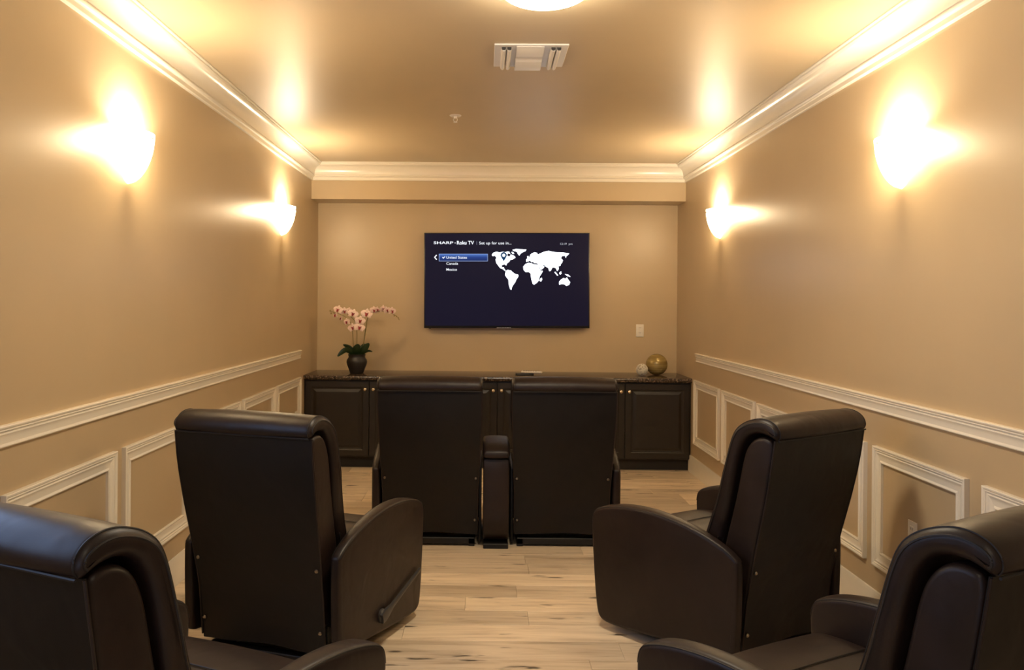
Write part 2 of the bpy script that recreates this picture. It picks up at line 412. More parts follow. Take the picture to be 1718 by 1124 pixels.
# ---- chair rails
def mould(hh, d):
    return [(0, 0), (0.55*d, 0), (0.62*d, 0.05*hh), (0.55*d, 0.11*hh), (0.42*d, 0.16*hh), (0.45*d, 0.40*hh), (0.55*d, 0.54*hh), (0.68*d, 0.59*hh), (0.68*d, 0.63*hh), (0.56*d, 0.66*hh),
            (0.60*d, 0.72*hh), (0.82*d, 0.76*hh), (0.82*d, 0.80*hh), (0.76*d, 0.82*hh), (0.90*d, 0.86*hh), (d, 0.92*hh), (d, 0.97*hh), (0.93*d, hh), (0, hh)]
rail = [(o, u) for o, u in mould(ZRT-ZRB, 0.024)]
struct('trim_6', strip(rail, (XL, YN, ZRB), (XL, 7.242, ZRB), (1, 0, 0)), M_TRIM, 'white moulded chair rail along the left wall', 'chair rail', angle=28)
struct('trim_7', strip(rail, (XR, YN, ZRB), (XR, 7.241, ZRB), (-1, 0, 0)), M_TRIM, 'white moulded chair rail along the right wall', 'chair rail', angle=28)
# ---- baseboards
bb = [(0, 0), (0.016, 0), (0.016, 0.118), (0.013, 0.128), (0.013, 0.134), (0.008, 0.1486), (0, 0.1486)]
struct('baseboard_left', strip(bb, (XL, YN, 0), (XL, 7.47, 0), (1, 0, 0)), M_TRIM, 'white baseboard along the left wall', 'baseboard')
struct('baseboard_right', strip(bb, (XR, YN, 0), (XR, 7.47, 0), (-1, 0, 0)), M_TRIM, 'white baseboard along the right wall', 'baseboard')
b = strip(bb, (XL+0.016, YN, 0), (DX0-0.005, YN, 0), (0, 1, 0)); merge(b, strip(bb, (DX1+0.005, YN, 0), (XR-0.016, YN, 0), (0, 1, 0)))
struct('baseboard_back', b, M_TRIM, 'white baseboard on the wall behind the viewer', 'baseboard')
# ---- wainscot picture frames: four mitred mouldings each
def frame(n, X, sx, ya, yb, label):
    e = tag(empty('trim_%d' % n, (X, (ya+yb)/2, (ZPT+ZPB)/2)), label, 'wainscot frame', 'wainscot frames along the walls', 'structure')
    hw, hh = (yb-ya)/2, (ZPT-ZPB)/2
    prof = mould(0.072, 0.021)                          # (out, across) across=0 at the inner edge
    for side in range(4):
        b = bmesh.new(); rings = []
        for s in (-1, 1):
            ring = []
            for o, u in prof:
                ins = 0.072-u                            # distance from outer edge
                if side == 0: p = (s*(hw-ins), hh-ins)
                elif side == 1: p = (s*(hw-ins), -hh+ins)
                elif side == 2: p = (-hw+ins, s*(hh-ins))
                else: p = (hw-ins, s*(hh-ins))
                ring.append(b.verts.new((sx*o, p[0], p[1])))
            rings.append(ring)
        k = len(prof)
        for i in range(k): b.faces.new((rings[0][i], rings[0][(i+1) % k], rings[1][(i+1) % k], rings[1][i]))
        b.faces.new(rings[0]); b.faces.new(rings[1])
        obj(('frame_rail', 'frame_rail', 'frame_stile', 'frame_stile')[side], b, M_TRIM, e, 28)
LF = [(1.84, 2.672), (2.756, 3.601), (3.684, 4.500), (4.585, 5.442), (5.523, 6.360), (6.422, 7.251)]
RF = [(2.33, 3.079), (3.187, 3.940), (4.028, 4.780), (4.860, 5.605), (5.679, 6.433), (6.526, 7.287)]
ordn = ['sixth', 'fifth', 'fourth', 'third', 'second', 'first']
for i, (a, c) in enumerate(LF): frame(8+i, XL, 1, a, c, 'white wainscot frame on the left wall, %s counted from the cabinets' % ordn[i])
for i, (a, c) in enumerate(RF): frame(14+i, XR, -1, a, c, 'white wainscot frame on the right wall, %s counted from the cabinets' % ordn[i])

# ================================================================== RECLINERS
def yr(z):
    pts = [(0.06, 0.0), (0.3, -0.026), (0.5, -0.068), (0.666, -0.110), (0.78, -0.135), (0.87, -0.150), (0.97, -0.164), (1.1, -0.17)]
    for (a, ya), (c, yc) in zip(pts, pts[1:]):
        if z <= c:
            t = max(0, (z-a)/(c-a)); return ya+(yc-ya)*t
    return pts[-1][1]
def hwz(z):                      # half width of the back against height
    pts = [(0.0, 0.285), (0.35, 0.287), (0.65, 0.300), (0.85, 0.307), (1.1, 0.305)]
    for (a, ya), (c, yc) in zip(pts, pts[1:]):
        if z <= c: return ya+(yc-ya)*max(0, (z-a)/(c-a))
    return pts[-1][1]
def recliner(x, y, th, label, ax=0.408, at=0.088, splay_d=0.046, sides=(-1, 1), handle=(1,), group='dark brown leather recliners'):
    t = tag(empty('recliner', (x, y, 0), th), label, 'recliner', group)
    # base
    b = box(-0.27, 0.27, 0.0, 0.05, 0.012, 0.052, 0.004); box(-0.27, 0.27, 0.50, 0.55, 0.012, 0.052, 0.004, bm=b)
    for s in (-1, 1):
        box(s*0.25-0.02, s*0.25+0.02, 0.0, 0.55, 0.0, 0.05, 0.004, bm=b)
        box(s*0.22-0.012, s*0.22+0.012, 0.12, 0.5, 0.05, 0.16, 0.003, bm=b)
    obj('base_frame', b, M_BLACK, t)
    # seat box
    obj('seat_box', box(-ax+at+0.012, ax-at-0.012, 0.10, 0.64, 0.14, 0.32, 0.01), M_PANEL, t)
    for s in (-1, 1):
        if s not in sides:          # closed upholstered side next to the console
            obj('side_panel', box(min(s*0.292, s*0.310), max(s*0.292, s*0.310), 0.015, 0.66, 0.02, 0.47, 0.005, 2), M_PANEL, t)
    # seat cushion
    sp = chaikin([(0.06, 0.325), (0.06, 0.44), (0.18, 0.452), (0.45, 0.462), (0.62, 0.462), (0.705, 0.445), (0.735, 0.39), (0.715, 0.325)], 3)
    sw = ax-at-0.008
    sc = obj('seat_cushion', pillow(sp, sw, 0.035, 5, crown=0.008), M_LEATHER, t, 60)
    obj('seam', tube([(xx, 0.50, 0.4655+0.008*(1-(xx/sw)**2)) for xx in [(-0.9+0.1*k)*sw for k in range(19)]], 0.0022, 5), M_SEAM, sc)
    fp = chaikin([(0.655, 0.10), (0.655, 0.315), (0.715, 0.315), (0.715, 0.10)], 2)
    obj('footrest', pillow(fp, sw, 0.02, 3), M_LEATHER, t, 60)
    # arms
    yf_ = 0.74
    ap = chaikin([(-0.028, 0.125), (-0.034, 0.30), (-0.036, 0.462), (-0.028, 0.480), (0.03, 0.515), (0.14, 0.552), (0.27, 0.578), (0.42, 0.590), (0.57, 0.580), (0.69, 0.552), (0.742, 0.518),
                  (0.738, 0.40), (0.718, 0.18), (0.704, 0.085), (0.690, 0.050), (0.655, 0.034), (0.56, 0.038), (0.30, 0.062), (0.03, 0.096), (-0.015, 0.104)], 3)
    n = len(ap)
    top = [i for i in range(n) if ap[i][1] > 0.474 and ap[i][0] > -0.032]
    top.sort(key=lambda i: ap[i][0])
    for s in sides:
        hw_ = at/2; inner = ax-at
        def splay(px, py): return s*(inner+(ax-splay_d*(1-max(0.0, min(1.0, (py+0.03)/0.74)))-inner)*(px/hw_+1)/2)
        b = pillow(ap, hw_, 0.016, 4, crown=0.004)
        for v in b.verts: v.co.x = splay(v.co.x, v.co.y)
        ar = obj('arm', b, M_LEATHER, t, 60)
        for q in (-1, 1):
            pts = seam_path(ap, hw_, 0.016, 0.75, top, lift=0.0004)
            obj('seam', tube([(splay(q*p[0], p[1]), p[1], p[2]) for p in pts], 0.0022, 5), M_SEAM, ar)
        if s in handle:
            xo = s*(ax-splay_d*0.5)
            b = lathe([(0, 0), (0.030, 0), (0.030, 0.008), (0.024, 0.014), (0, 0.014)], 20, mtx=Matrix.Translation((xo-s*0.003, 0.312, 0.135)) @ Matrix.Rotation(s*PI/2, 4, 'Y'))
            h = obj('recline_handle', b, M_HANDLE, t)
            d = Vector((0, 0.360, 0.098)); L = d.length; ang = math.atan2(d.z, d.y)
            b = bmesh.new()
            secs = [(-0.025, 0.020, 0.010), (0.0, 0.024, 0.012), (0.03, 0.020, 0.012), (0.075, 0.010, 0.010), (0.22, 0.0075, 0.008), (L-0.01, 0.0075, 0.007), (L, 0.006, 0.005)]
            rings = []
            for u, hh, dd in secs:
                rings.append([b.verts.new((xo+s*(0.006+(splay_d*0.5*max(0, u)/0.38)+0.7*dd*(1+cc)), 0.312+math.cos(ang)*u-math.sin(ang)*hh*ss, 0.135+math.sin(ang)*u+math.cos(ang)*hh*ss)) for cc, ss in ((-1, -1), (0.6, -1), (1, -0.6), (1, 0.6), (0.6, 1), (-1, 1))])
            for A, B in zip(rings, rings[1:]):
                for k in range(6): b.faces.new((A[k], A[(k+1) % 6], B[(k+1) % 6], B[k]))
            b.faces.new(rings[0]); b.faces.new(rings[-1])
            obj('lever', b, M_HANDLE, h, 40)
    # back shell (upholstered sides)
    zs = [0.17+0.06*k for k in range(13)]
    rear = [(yr(z)+0.006, z) for z in zs]
    gap = [(0.105, 0.20), (0.105, 0.45), (0.072, 0.567), (0.033, 0.70), (0.010, 0.80), (-0.006, 0.87), (-0.020, 0.912), (-0.044, 0.947), (-0.075, 0.966), (-0.112, 0.968)]
    shp = chaikin(rear+[(-0.150, 0.955)]+[(a-0.006, c) for a, c in reversed(gap)], 2)
    obj('back_shell', pillow(shp, 0.300, 0.016, 4, wf=lambda z: hwz(z)/0.305), M_LEATHER, t, 50)
    # flat rear panel, hanging to a free lower edge
    b = bmesh.new(); nx, nz = 16, 26; G = []
    for lay in (0, 1):
        g = []
        for j in range(nz+1):
            z = 0.078+(0.962-0.078)*j/nz; row = []
            for i in range(nx+1):
                u = -1+2*i/nx; hwv = hwz(z)+0.001
                yy = yr(z)-0.004-0.010*(1-u*u)*math.sin(PI*j/nz)
                yy += 0.007*math.sin(u*5.2+1.0)*max(0, 1-j/9)                      # slack near the hem
                zz = z+0.010*(u*u)*max(0, 1-j/6)*-1+0.006*max(0, 1-j/6)
                if lay: yy += 0.007
                row.append(b.verts.new((u*hwv, yy, zz)))
            g.append(row)
        G.append(g)
    for lay in (0, 1):
        for j in range(nz):
            for i in range(nx): b.faces.new((G[lay][j][i], G[lay][j][i+1], G[lay][j+1][i+1], G[lay][j+1][i]))
    for j in range(nz):
        for i in (0, nx): b.faces.new((G[0][j][i], G[0][j+1][i], G[1][j+1][i], G[1][j][i]))
    for i in range(nx):
        for j in (0, nz): b.faces.new((G[0][j][i], G[0][j][i+1], G[1][j][i+1], G[1][j][i]))
    pn = obj('back_panel', b, M_PANEL, t, 60)
    for s in (-1, 1):
        obj('piping', tube([(s*(hwz(z)+0.002), yr(z)-0.003, z) for z in [0.09+0.03*k for k in range(30)]], 0.0035, 6), M_LEATHER, pn)
        for z in (0.165, 0.425):
            obj('stud', lathe([(0, 0.005), (0.005, 0.004), (0.008, 0.0), (0.008, -0.003), (0, -0.003)], 12, mtx=Matrix.Translation((s*(hwz(z)-0.016), yr(z)-0.009, z)) @ Matrix.Rotation(PI/2, 4, 'X')), M_STUD, pn)
    # cushion rolled over the top
    cp = [(-0.166, 0.958), (-0.182, 0.978), (-0.178, 1.012), (-0.155, 1.042), (-0.115, 1.058), (-0.070, 1.054), (-0.012, 1.026), (0.030, 0.980), (0.054, 0.915), (0.080, 0.815), (0.118, 0.70), (0.160, 0.60), (0.190, 0.53), (0.200, 0.465),
          (0.120, 0.44), (0.104, 0.52), (0.085, 0.580), (0.047, 0.705), (0.024, 0.805), (0.008, 0.875), (-0.006, 0.922), (-0.032, 0.962), (-0.070, 0.984), (-0.112, 0.984), (-0.148, 0.970)]
    cp = chaikin([(a, c if c < 0.97 else 0.97+(c-0.97)*0.80) for a, c in cp], 2)
    def cwf(z):
        if z > 0.8: return 1.0
        if z > 0.56: return 1.0-(0.8-z)/0.24*(1-0.283/0.312)
        return 0.283/0.312
    cu = obj('back_cushion', pillow(cp, 0.312, 0.025, 6, wf=cwf, crown=0.007, local=True), M_LEATHER, t, 60)
    cloc = local_scale(cp, 0.025)
    ntop = [i for i in range(len(cp)) if i < int(len(cp)*0.60)]
    for s in (-1, 1):
        for ang, rr in ((0.35, 0.0022), (1.25, 0.0030)):
            pts = seam_path(cp, 0.312, 0.025, ang, ntop, wf=cwf, lift=0.0006+0.007*(1-((0.287+0.025*math.sin(ang))/0.312)**2), loc=cloc)
            obj('seam', tube([(s*p[0], p[1], p[2]) for p in pts], rr, 5), M_SEAM, cu)
    obj('seam', tube([(xx, -0.1760-0.002, 0.9610) for xx in [-0.30+0.03*k for k in range(21)]], 0.0035, 6), M_SEAM, cu)
    return t

recliner(-0.890, 3.401, -0.309, 'dark brown leather recliner with side lever, left of the aisle in the middle row')
recliner(1.268, 3.507, 0.625, 'dark brown leather recliner angled left, right of the aisle in the middle row')
recliner(-0.944, 1.820, -0.441, 'dark brown leather recliner cut off by the left photo edge, nearest on the left')
recliner(1.159, 1.908, 0.532, 'dark brown leather recliner cut off by the right photo edge, nearest on the right')
recliner(-0.315, 5.084, 0.0, 'dark brown leather recliner facing the television, left of the narrow armrest console', ax=0.368, at=0.062, splay_d=0.012, sides=(-1,), handle=(-1,))
recliner(0.482, 5.090, 0.0, 'dark brown leather recliner facing the television, right of the narrow armrest console', ax=0.368, at=0.062, splay_d=0.012, sides=(1,), handle=(1,))
# console between the two front recliners
t = tag(empty('armrest_console', (0.083, 5.02, 0)), 'narrow dark leather armrest console between the two front recliners', 'console')
obj('body', pillow(chaikin([(0.0, 0.03), (0.0, 0.30), (0.0, 0.535), (0.03, 0.545), (0.30, 0.545), (0.60, 0.52), (0.62, 0.40), (0.62, 0.03), (0.3, 0.028)], 2), 0.079, 0.010, 3), M_LEATHER, t, 50)
obj('base', box(-0.075, 0.075, 0.012, 0.6, 0.0, 0.03, 0.003), M_BLACK, t)
pd = obj('arm_pad', pillow(chaikin([(-0.008, 0.548), (-0.014, 0.568), (-0.008, 0.592), (0.05, 0.622), (0.14, 0.638), (0.26, 0.640), (0.36, 0.625), (0.39, 0.585), (0.38, 0.548), (0.2, 0.546)], 2), 0.082, 0.018, 4, crown=0.006), M_LEATHER, t, 60)
obj('seam', tube([(xx, -0.017, 0.572) for xx in [-0.075+0.015*k for k in range(11)]], 0.002, 5), M_SEAM, pd)

# ================================================================== CABINETS
def cabinet(x0, x1, seam, label):
    t = tag(empty('base_cabinet', ((x0+x1)/2, CT_Y, 0)), label, 'cabinet', 'espresso base cabinets')
    cx = (x0+x1)/2; l, r = x0-cx, x1-cx; yf = 0.045; yb = YB-CT_Y-0.004
    obj('body', box(l, r, yf, yb, 0.10, CT_Z-0.042, 0.002), M_CAB, t)
    obj('toe_kick', box(l, r, yf+0.06, yb, 0.0, 0.10), M_TOE, t)
    s = seam-cx
    for side, (a, c) in ((-1, (l+0.012, s-0.003)), (1, (s+0.003, r-0.012))):
        z0, z1 = 0.112, CT_Z-0.052
        # frame with a raised centre panel
        b = bmesh.new()
        lv = [(0.0, 0.020), (0.0, 0.002), (0.003, 0.0), (0.052, 0.0), (0.058, 0.006), (0.066, 0.007), (0.070, 0.009), (0.092, 0.003), (0.096, 0.002)]
        rings = [[b.verts.new((xx, yf-0.0205+d, zz)) for xx, zz in ((a+i, z0+i), (c-i, z0+i), (c-i, z1-i), (a+i, z1-i))] for i, d in lv]
        for A, B in zip(rings, rings[1:]):
            for k in range(4): b.faces.new((A[k], A[(k+1) % 4], B[(k+1) % 4], B[k]))
        b.faces.new(rings[0]); b.faces.new(rings[-1])
        d = obj('door', b, M_CAB, t, 12)
        kx = (c-0.034) if side < 0 else (a+0.034)
        obj('knob', lathe([(0, 0.030), (0.008, 0.029), (0.0145, 0.024), (0.0165, 0.018), (0.013, 0.012), (0.006, 0.009), (0.006, 0.0), (0.010, 0.0), (0, -0.001)], 18, mtx=Matrix.Translation((kx, yf-0.0205, 0.707)) @ Matrix.Rotation(PI/2, 4, 'X')), M_KNOB, d)
cabinet(XL+0.004, -0.4445, -1.015, 'espresso raised-panel base cabinet under the orchid')
cabinet(-0.4425, 0.6925, 0.126, 'espresso raised-panel base cabinet in the middle, mostly hidden by recliners')
cabinet(0.6945, XR-0.004, 1.261, 'espresso raised-panel base cabinet under the two decorative balls')
t = tag(empty('countertop', (0.125, CT_Y, CT_Z-0.04)), 'dark speckled granite countertop running wall to wall', 'countertop')
for a, c in ((XL+0.001, 0.3085), (0.3095, XR-0.001)):
    bm = bmesh.new()
    prof = [(0.012, 0), (0.002, 0.006), (0.0, 0.016), (0.0, 0.028), (0.004, 0.037), (0.012, 0.04), (YB-CT_Y-0.001, 0.04), (YB-CT_Y-0.001, 0)]
    R = [[bm.verts.new((x-0.125, p[0], p[1])) for p in prof] for x in (a, c)]
    for i in range(len(prof)): bm.faces.new((R[0][i], R[0][(i+1) % 8], R[1][(i+1) % 8], R[1][i]))
    bm.faces.new(R[0]); bm.faces.new(R[1])
    obj('slab', bm, M_GRAN, t, 30)

# ================================================================== TELEVISION
TVY = 7.92
tvc = Vector((0.216, TVY, 1.700)); TW, TH = 0.785, 0.4525
tv = tag(empty('television', tvc, 0.0), 'large black flat television on the far wall showing a world map menu', 'television')
tv.rotation_euler = (0, -0.0068, 0)      # hung a touch off level
b = box(-TW, TW, 0.0, 0.032, -TH, TH, 0.003, 2); box(-TW*0.8, TW*0.8, 0.032, 0.060, -TH*0.85, TH*0.45, 0.008, 2, bm=b)
obj('body', b, M_TVB, tv)
obj('wall_bracket', box(-0.25, 0.25, 0.060, YB-TVY, -0.2, 0.1), M_BLACK, tv)
SW0, SW1, SH0, SH1 = -TW+0.009, TW-0.009, -TH+0.022, TH-0.009
scr_m = mat('screen_navy', (0.004, 0.004, 0.006), 0.30, spec=0.06, emit=(0.0075, 0.0060, 0.0190), emit_s=1.0)
scr = obj('screen', box(SW0, SW1, -0.0012, 0.002, SH0, SH1), scr_m, tv)
WHITE = emis('screen_white', (0.90, 0.94, 1.0), 1.3)
PX = 1/5.369/176.8
def su(zx, zy): return ((zx-864.0)*PX, -(zy-540.0)*PX)
def flat(name, pts, m, d=0.0022, parent=scr):
    # ear clipping, so bays and notches stay open
    P_ = [(p[0]*1000, p[1]*1000) for p in pts]; n = len(P_)
    if sum(P_[i][0]*P_[(i+1) % n][1]-P_[(i+1) % n][0]*P_[i][1] for i in range(n)) < 0: order = list(range(n))[::-1]
    else: order = list(range(n))
    cr = lambda o, a, b: (a[0]-o[0])*(b[1]-o[1])-(a[1]-o[1])*(b[0]-o[0])
    tris = []; guard = 0
    while len(order) > 3 and guard < 5000:
        guard += 1
        for k in range(len(order)):
            i, j, l = order[k-1], order[k], order[(k+1) % len(order)]
            if cr(P_[i], P_[j], P_[l]) <= 1e-9: continue
            if any(cr(P_[i], P_[j], P_[q]) > -1e-9 and cr(P_[j], P_[l], P_[q]) > -1e-9 and cr(P_[l], P_[i], P_[q]) > -1e-9 for q in order if q not in (i, j, l)): continue
            tris.append((i, j, l)); order.pop(k); break
        else: break
    tris.append(tuple(order))
    me = bpy.data.meshes.new(name); me.from_pydata([(p[0], -d, p[1]) for p in pts], [], tris); me.materials.append(m)
    return link(bpy.data.objects.new(name, me), parent)
def text(name, s, zx, zy, hpx, m, width=None, bold=0.0):
    cu = bpy.data.curves.new(name, 'FONT'); cu.body = s; cu.size = 1.0; cu.offset = bold
    tmp = bpy.data.objects.new(name, cu); COL.objects.link(tmp)
    dg = bpy.context.evaluated_depsgraph_get(); me = bpy.data.meshes.new_from_object(tmp.evaluated_get(dg))
    bpy.data.objects.remove(tmp, do_unlink=True)
    xs = [v.co.x for v in me.vertices]; ys = [v.co.y for v in me.vertices]
    cap = 0.73
    sy = hpx*PX/cap; sx = sy if width is None else width*PX/(max(xs)-min(xs)); x0 = min(xs)
    u, v0 = su(zx, zy)
    for v in me.vertices:
        v.co = Vector((u+(v.co.x-x0)*sx, -0.0030, v0+v.co.y*sy))
    me.materials.clear(); me.materials.append(m)
    o = bpy.data.objects.new(name, me); return link(o, scr)
text('brand_text', 'SHARP', 205, 213, 25, WHITE, 176, 0.015)
bm = lathe([(0, 0), (4.5*PX, 0)], 10, mtx=Matrix.Translation((su(398, 203)[0], -0.003, su(398, 203)[1])) @ Matrix.Rotation(PI/2, 4, 'X')); obj('dot', bm, WHITE, scr)
text('brand_text', 'Roku TV', 414, 216, 33, WHITE, 154, 0.02)
flat('divider', [su(592, 187), su(595, 187), su(595, 219), su(592, 219)], emis('screen_grey', (0.35, 0.37, 0.5), 0.7))
text('title_text', 'Set up for use in...', 615, 216, 27, WHITE, 290)
text('clock_text', '12:19  pm', 1344, 219, 18, emis('screen_soft_white', (0.8, 0.84, 0.95), 0.75), 110)
flat('back_arrow', [su(228, 308), su(236, 314), su(219, 332), su(236, 350), su(228, 356), su(208, 332)], WHITE)
flat('menu_highlight_border', [su(252, 301), su(693, 301), su(693, 368), su(252, 368)], emis('screen_edge_blue', (0.42, 0.55, 0.95), 0.85), 0.0016)
def bar_mat():
    m = bpy.data.materials.new('menu_blue'); m.use_nodes = True; nt = m.node_tree; nt.nodes.remove(nt.nodes['Principled BSDF'])
    tc = nt.nodes.new('ShaderNodeTexCoord'); sp = nt.nodes.new('ShaderNodeSeparateXYZ'); cr = nt.nodes.new('ShaderNodeValToRGB'); e = nt.nodes.new('ShaderNodeEmission')
    nt.links.new(tc.outputs['Generated'], sp.inputs[0]); nt.links.new(sp.outputs['Z'], cr.inputs[0])
    cr.color_ramp.elements[0].color = (0.020, 0.035, 0.13, 1); cr.color_ramp.elements[1].color = (0.10, 0.22, 0.62, 1)
    x = cr.color_ramp.elements.new(0.55); x.color = (0.03, 0.065, 0.28, 1)
    nt.links.new(cr.outputs[0], e.inputs[0]); nt.links.new(e.outputs[0], nt.nodes['Material Output'].inputs[0]); return m
flat('menu_highlight', [su(256, 304), su(689, 304), su(689, 364), su(256, 364)], bar_mat(), 0.0022)
flat('check_mark', [su(281, 334), su(287, 329), su(293, 335), su(304, 323), su(309, 327), su(293, 345)], WHITE, 0.003)
text('menu_text', 'United States', 319, 344, 23, WHITE, 186, 0.006)
text('menu_text', 'Canada', 319, 399, 23, WHITE, 106, 0.006)
text('menu_text', 'Mexico', 319, 453, 23, WHITE, 96, 0.004)
LAND = [
 [(728,310),(742,292),(768,283),(800,288),(830,283),(855,286),(872,279),(890,284),(880,296),(866,304),(868,318),(884,326),(894,320),(898,306),(916,310),(934,322),(942,334),(922,346),(908,354),(896,352),(890,366),(878,378),(864,386),(860,404),(852,402),(848,396),(830,398),(818,404),(817,416),(826,424),(838,420),(838,432),(846,440),(852,456),(842,450),(830,438),(806,430),(796,418),(786,404),(768,380),(764,352),(770,334),(756,316),(736,320)],
 [(905,284),(922,286),(930,302),(914,298)], [(880,290),(896,294),(890,302)],
 [(914,266),(945,257),(1000,260),(1040,262),(1030,276),(1006,286),(988,298),(976,316),(962,300),(956,282),(930,276)],
 [(855,455),(870,445),(900,450),(915,465),(935,480),(968,490),(965,510),(950,530),(940,555),(925,575),(912,595),(905,625),(895,618),(885,590),(880,550),(878,530),(860,510),(848,490)],
 [(1030,394),(1060,381),(1085,386),(1110,396),(1138,398),(1152,426),(1168,452),(1188,453),(1175,480),(1158,505),(1155,535),(1135,560),(1110,577),(1098,570),(1088,540),(1082,510),(1080,480),(1065,465),(1035,465),(1015,445),(1012,415)],
 [(1036,372),(1038,352),(1054,336),(1074,324),(1072,312),(1088,298),(1112,287),(1136,292),(1140,306),(1160,300),(1185,288),(1200,282),(1240,274),(1290,285),(1340,288),(1380,290),(1425,297),(1412,312),(1398,322),(1396,338),(1386,316),(1360,320),(1350,340),(1368,358),(1362,378),(1350,390),(1346,406),(1328,412),(1330,438),(1316,456),(1306,430),(1286,420),(1274,424),(1256,455),(1246,455),(1236,426),(1214,414),(1200,400),(1186,402),(1202,416),(1190,432),(1170,444),(1146,404),(1140,386),(1108,384),(1106,372),(1088,376),(1072,362),(1056,368)],
 [(1298,460),(1326,494),(1318,497),(1294,468)], [(1335,472),(1352,458),(1356,478),(1342,488)], [(1385,482),(1415,487),(1438,508),(1408,500)],
 [(1335,550),(1355,530),(1375,518),(1390,526),(1405,512),(1415,530),(1433,555),(1425,578),(1400,589),(1385,575),(1360,572),(1335,577)],
 [(1165,526),(1178,514),(1181,534),(1171,550),(1160,545)], [(1046,326),(1056,318),(1062,332),(1050,338)]]
MAPW = emis('screen_map_white', (0.86, 0.93, 1.0), 4.5)
for p in LAND: flat('map_landmass', [su(*q) for q in p], MAPW)
pin = [(836+29*math.sin(a), 313-29*math.cos(a)) for a in [PI*(-0.68+1.36*k/20) for k in range(21)]]+[(836, 371)]
pn = flat('map_pin', [su(*q) for q in pin], emis('screen_pin_blue', (0.012, 0.05, 0.13), 1.0), 0.0028)
flat('pin_dot', [su(836+15*math.cos(a), 314+15*math.sin(a)) for a in [2*PI*k/16 for k in range(16)]], WHITE, 0.0034)
for k in range(9):
    x = 775+k*14.5
    u0, v0 = su(x, 964); u1, v1 = su(x+(9 if k % 3 else 12), 970)
    obj('bezel_mark', box(u0, u1, -0.0008, 0.001, v1, v0), mat('bezel_silver', (0.5, 0.5, 0.5), 0.4, metal=0.6), tv)
obj('sensor', box(-TW+0.045, -TW+0.065, 0.005, 0.025, -TH-0.006, -TH+0.002, 0.002), M_TVB, tv)

# ================================================================== WALL OUTLETS
def outlet(name, loc, rz, label):
    t = tag(empty(name, loc, rz), label, 'outlet', 'wall outlets')
    p = obj('cover_plate', box(-0.037, 0.037, -0.006, 0.0, -0.060, 0.060, 0.003, 2), M_PLATE, t)
    for z in (-0.024, 0.024):
        r = obj('receptacle', box(-0.017, 0.017, -0.0085, -0.005, z-0.015, z+0.015, 0.002), M_PLATE, t)
        for s in (-1, 1): obj('slot', box(s*0.007-0.0015, s*0.007+0.0015, -0.009, -0.008, z-0.002, z+0.008), M_SLOT, r)
outlet('wall_outlet', (1.497, YB, 1.232), 0, 'white outlet plate on the far wall, right of the television')
outlet('wall_outlet', (XL, 7.110, 0.485), PI/2, 'white outlet plate low on the left wall beside the cabinets')
outlet('wall_outlet', (XR, 3.597, 0.500), -PI/2, 'white outlet plate low on the right wall above the nearest right recliner')

# ================================================================== SCONCES
def sconce(X, Y, rz, label):
    t = tag(empty('wall_sconce', (X, Y, 2.0), rz), label, 'wall sconce', 'wall sconces')
    # local: wall in the xz plane, +y into the room
    H, A, D = 0.236, 0.140, 0.108
    b = bmesh.new(); nz, na = 18, 20; G = []
    for lay, off in ((0, 0.0), (1, 0.004)):
        g = []
        for j in range(nz+1):
            tt = j/nz; s = (1-(1-tt)**1.9)**0.62 if j else 0.0
            s = max(s, 0.03); row = []
            for i in range(na+1):
                a = PI*i/na
                dip = 0.010*math.sin(a)*tt
                row.append(b.verts.new(((A*s-off)*math.cos(a), 0.001+max(0, (D*s**0.85-off))*math.sin(a), max(0.001+off, H*tt)-dip*0.6)))
            g.append(row)
        G.append(g)
    for lay in (0, 1):
        for j in range(nz):
            for i in range(na): b.faces.new((G[lay][j][i], G[lay][j][i+1], G[lay][j+1][i+1], G[lay][j+1][i]))
    for i in range(na):
        for j in (0, nz): b.faces.new((G[0][j][i], G[0][j][i+1], G[1][j][i+1], G[1][j][i]))
    sh = obj('glass_shade', b, M_SHADE, t, 70)
    obj('back_plate', box(-0.05, 0.05, 0.0, 0.010, 0.06, 0.19, 0.003), M_PLATE, t)
    obj('screw', lathe([(0, 0.008), (0.005, 0.006), (0.006, 0), (0, 0)], 10, mtx=Matrix.Translation((0, D+0.0, 0.205)) @ Matrix.Rotation(-PI/2, 4, 'X')), M_KNOB, sh)
    obj('bulb', lathe([(0, -0.03), (0.014, -0.028), (0.020, -0.008), (0.024, 0.012), (0.018, 0.030), (0, 0.038)], 16, mtx=Matrix.Translation((0, 0.060, 0.130))), M_BULB, t)
    l = bpy.data.lights.new('sconce_light', 'POINT'); l.energy = SCONCE_W; l.color = WARM; l.shadow_soft_size = 0.028
    lo = bpy.data.objects.new('sconce_light', l); lo.location = (0, 0.068, 0.195); link(lo, t)
sconce(XL, 3.72, -PI/2, 'glowing half-bowl wall sconce on the left wall, nearer the viewer')
sconce(XL, 6.555, -PI/2, 'glowing half-bowl wall sconce on the left wall, nearer the television')
sconce(XR, 3.715, PI/2, 'glowing half-bowl wall sconce on the right wall, nearer the viewer')
sconce(XR, 6.555, PI/2, 'glowing half-bowl wall sconce on the right wall, nearer the television')

